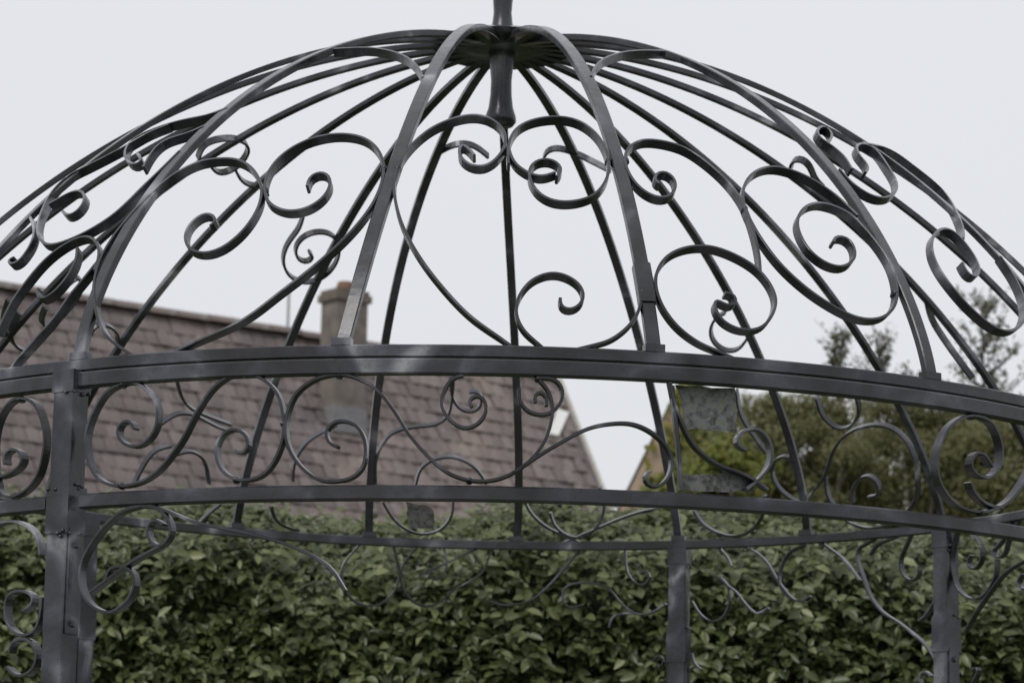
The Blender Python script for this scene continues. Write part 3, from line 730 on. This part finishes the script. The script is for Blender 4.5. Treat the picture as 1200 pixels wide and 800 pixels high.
ok = (abs(x-pk[0])/hwid < (pk[2]-z)/(pk[2]-ze)+.07+.05*rng.normal(0, 1, n)) & (lump(x*1.6, z*1.2, 3)+.6*rng.normal(0, .3, n) > -.45 + .5*((x-pk[0])/hwid < -.6)*(rng.uniform(0, 1, n) < .85)*2); ok &= ~((x < pk[0]) & ((pk[2]-z)/(pk[2]-ze)-abs(x-pk[0])/hwid < .26) & (rng.uniform(0, 1, n) < .82)); x, z = x[ok], z[ok]; n = len(x)
p_ = np.stack([x, CY-np.abs(rng.normal(.05, .06, n)), z], 1)
L = rng.uniform(.07, .12, n)
leaf_cloud('ivy', p_, unit(np.stack([rng.normal(0, .5, n), -np.ones(n), .5+rng.normal(0, .4, n)], 1)), np.stack([rng.normal(0, .6, n), -.3*np.ones(n), -np.ones(n)], 1), L, L*.8, np.clip(rng.normal(.5, .25, n), 0, 1), YELLOW, cot, LEAF4, LF4, 'stuff')

# ------------------------------------------------------------------ trees and shrubs at the right
def crown_points(c, rad, n, nclump, seed, flat=.6):
    g = np.random.default_rng(seed); cl = unit(g.normal(0, 1, (nclump, 3)))*(g.uniform(.25, 1, (nclump, 1))**.45)*np.array(rad)*.86
    cr = g.uniform(.16, .34, nclump)*min(rad)
    k = g.integers(0, nclump, n); off = unit(g.normal(0, 1, (n, 3)))*(g.uniform(0, 1, (n, 1))**.4)*cr[k][:, None]*np.array([1.15, 1.15, .8])
    P = np.array(c)+cl[k]+off; Nn = unit(cl[k]/np.array(rad)*.7+unit(off)*.9+np.array([0, 0, .5])+g.normal(0, .5, (n, 3)))
    return P, Nn, np.array(c)+cl, g
def broad_tree(name, label, base, top_c, rad, n, nclump, seed, m, leaf, group=None, cat='tree', bare=False):
    t = empty(name, (base[0], base[1], 0), label, cat, group)
    P, Nn, cl, g = crown_points(top_c, rad, n, nclump, seed)
    inv = Matrix.Translation(t.location).inverted()
    z0 = top_c[2]-rad[2]*.6
    path = [np.array([base[0], base[1], 0.])+np.array([.04*math.sin(i*1.7), .04*math.cos(i), z0*i/5]) for i in range(6)] + [np.array(top_c)+[0, 0, rad[2]*.3]]
    o = link('trunk', mesh('trunk', *tube(path, np.linspace(.16, .05, 7), 9), True), BARK, t); o.matrix_parent_inverse = inv
    for q_ in cl[::max(1, len(cl)//14)]:
        st_ = np.array(path[4])+(np.array(path[6])-np.array(path[4]))*g.uniform(0, .8)
        mid = (st_+q_)/2+g.normal(0, .08, 3)
        o = link('limb', mesh('limb', *tube([st_, mid, q_], [.045, .03, .012], 6), True), BARK, t); o.matrix_parent_inverse = inv
    L = g.uniform(*leaf, n); H_ = np.stack([g.normal(0, .7, n), g.normal(0, .7, n), -.5+g.normal(0, .5, n)], 1)
    o = leaf_cloud('crown', P, Nn, H_, L, L*.5, np.clip(g.normal(.45, .22, n), 0, 1), m, t, LEAF4, LF4, 'stuff')
    return t
c1 = at_y(915, 556, 21.); c2 = at_y(1070, 570, 22.); c3 = at_y(1235, 575, 21.)
broad_tree('olive_green_tree', 'bushy olive green tree beside the ivy gable, behind the yellowish shrub', c1, c1, (.95, .9, .95), 38000, 90, 3, OLIVE, (.035, .065))
broad_tree('olive_green_tree', 'broad olive green tree under the two twiggy spires, between its olive neighbours', c2, c2, (1.2, 1.0, .98), 50000, 110, 4, OLIVE, (.035, .065))
broad_tree('olive_green_tree', 'olive green tree farthest from the ivy gable, by the taller twiggy sapling', c3, c3, (1.1, 1.0, 1.0), 36000, 90, 5, OLIVE, (.035, .065))
cy = at_y(850, 565, 18.)
broad_tree('yellow_green_shrub', 'yellow green shrub in front of the ivy gable, just above the hedge', cy, cy, (.46, .5, .40), 11000, 50, 6, YELLOW, (.04, .07), cat='shrub')

def spire(name, label, px_, py_top, Yd, spread, seed, n_br=46, zb_frac=.35):
    g = np.random.default_rng(seed); tp = at_y(px_, py_top, Yd); x0, y0, H_ = tp[0], tp[1], tp[2]
    t = empty(name, (x0, y0, 0), label, 'tree', 'twiggy saplings beyond the hedge'); inv = Matrix.Translation(t.location).inverted()
    path = [np.array([x0+.03*math.sin(i), y0, H_*i/10]) for i in range(10)]+[np.array([x0, y0, H_])]
    o = link('trunk', mesh('trunk', *tube(path, np.linspace(.06, .006, 11), 7), True), BARK, t); o.matrix_parent_inverse = inv
    lp = []; parts = []
    for i in range(n_br):
        f_ = zb_frac+(.98-zb_frac)*(i+g.uniform(-.4, .4)+.5)/n_br; z = H_*f_; a_ = g.uniform(0, 2*math.pi); L = spread*(1.08-f_)/(1-zb_frac)*g.uniform(.6, 1.15)+.12
        dir_ = np.array([math.cos(a_), math.sin(a_), g.uniform(.45, .8)]); dir_ /= np.linalg.norm(dir_)
        s_ = np.array([x0, y0, z]); e_ = s_+dir_*L+np.array([0, 0, .1*L]); m_ = (s_+e_)/2-np.array([0, 0, .04*L])
        parts.append(tube([s_, m_, e_], [.012, .008, .004], 5))
        for tt_ in g.uniform(.15, 1.05, int(16*L/spread)+8): lp.append(s_+(e_-s_)*tt_+g.normal(0, .03, 3))
        for _ in range(3):
            b0 = s_+(e_-s_)*g.uniform(.3, .9); b1_ = b0+np.array([g.normal(0, .1), g.normal(0, .1), g.uniform(.05, .22)]); parts.append(tube([b0, (b0+b1_)/2, b1_], [.005, .004, .003], 4))
            for tt_ in g.uniform(.2, 1, 4): lp.append(b0+(b1_-b0)*tt_+g.normal(0, .02, 3))
    o = link('branches', mesh('branches', *merge(parts), True), BARK, t); o.matrix_parent_inverse = inv; o['kind'] = 'stuff'
    lp = np.array(lp); n = len(lp); L = g.uniform(.045, .075, n)
    leaf_cloud('crown', lp, unit(g.normal(0, 1, (n, 3))+[0, 0, .4]), g.normal(0, 1, (n, 3)), L, L*.5, np.clip(g.normal(.5, .25, n), 0, 1), DULL, t, LEAF4, LF4, 'stuff')
spire('slender_sapling', 'slender twiggy sapling with narrow spire, nearer to the ivy gable', 985, 382, 24., .34, 21, 70, .6)
spire('slender_sapling', 'slender twiggy sapling with narrow spire, between a shorter spire and the tallest sapling', 1028, 390, 24.6, .30, 22, 66, .6)
spire('slender_sapling', 'tallest twiggy sapling with wide sparse crown against the sky', 1150, 345, 23., .8, 23, 84, .55)
spire('slender_sapling', 'low twiggy sapling squeezed between the spires and the tallest sapling', 1082, 432, 23.6, .4, 24, 60, .55)
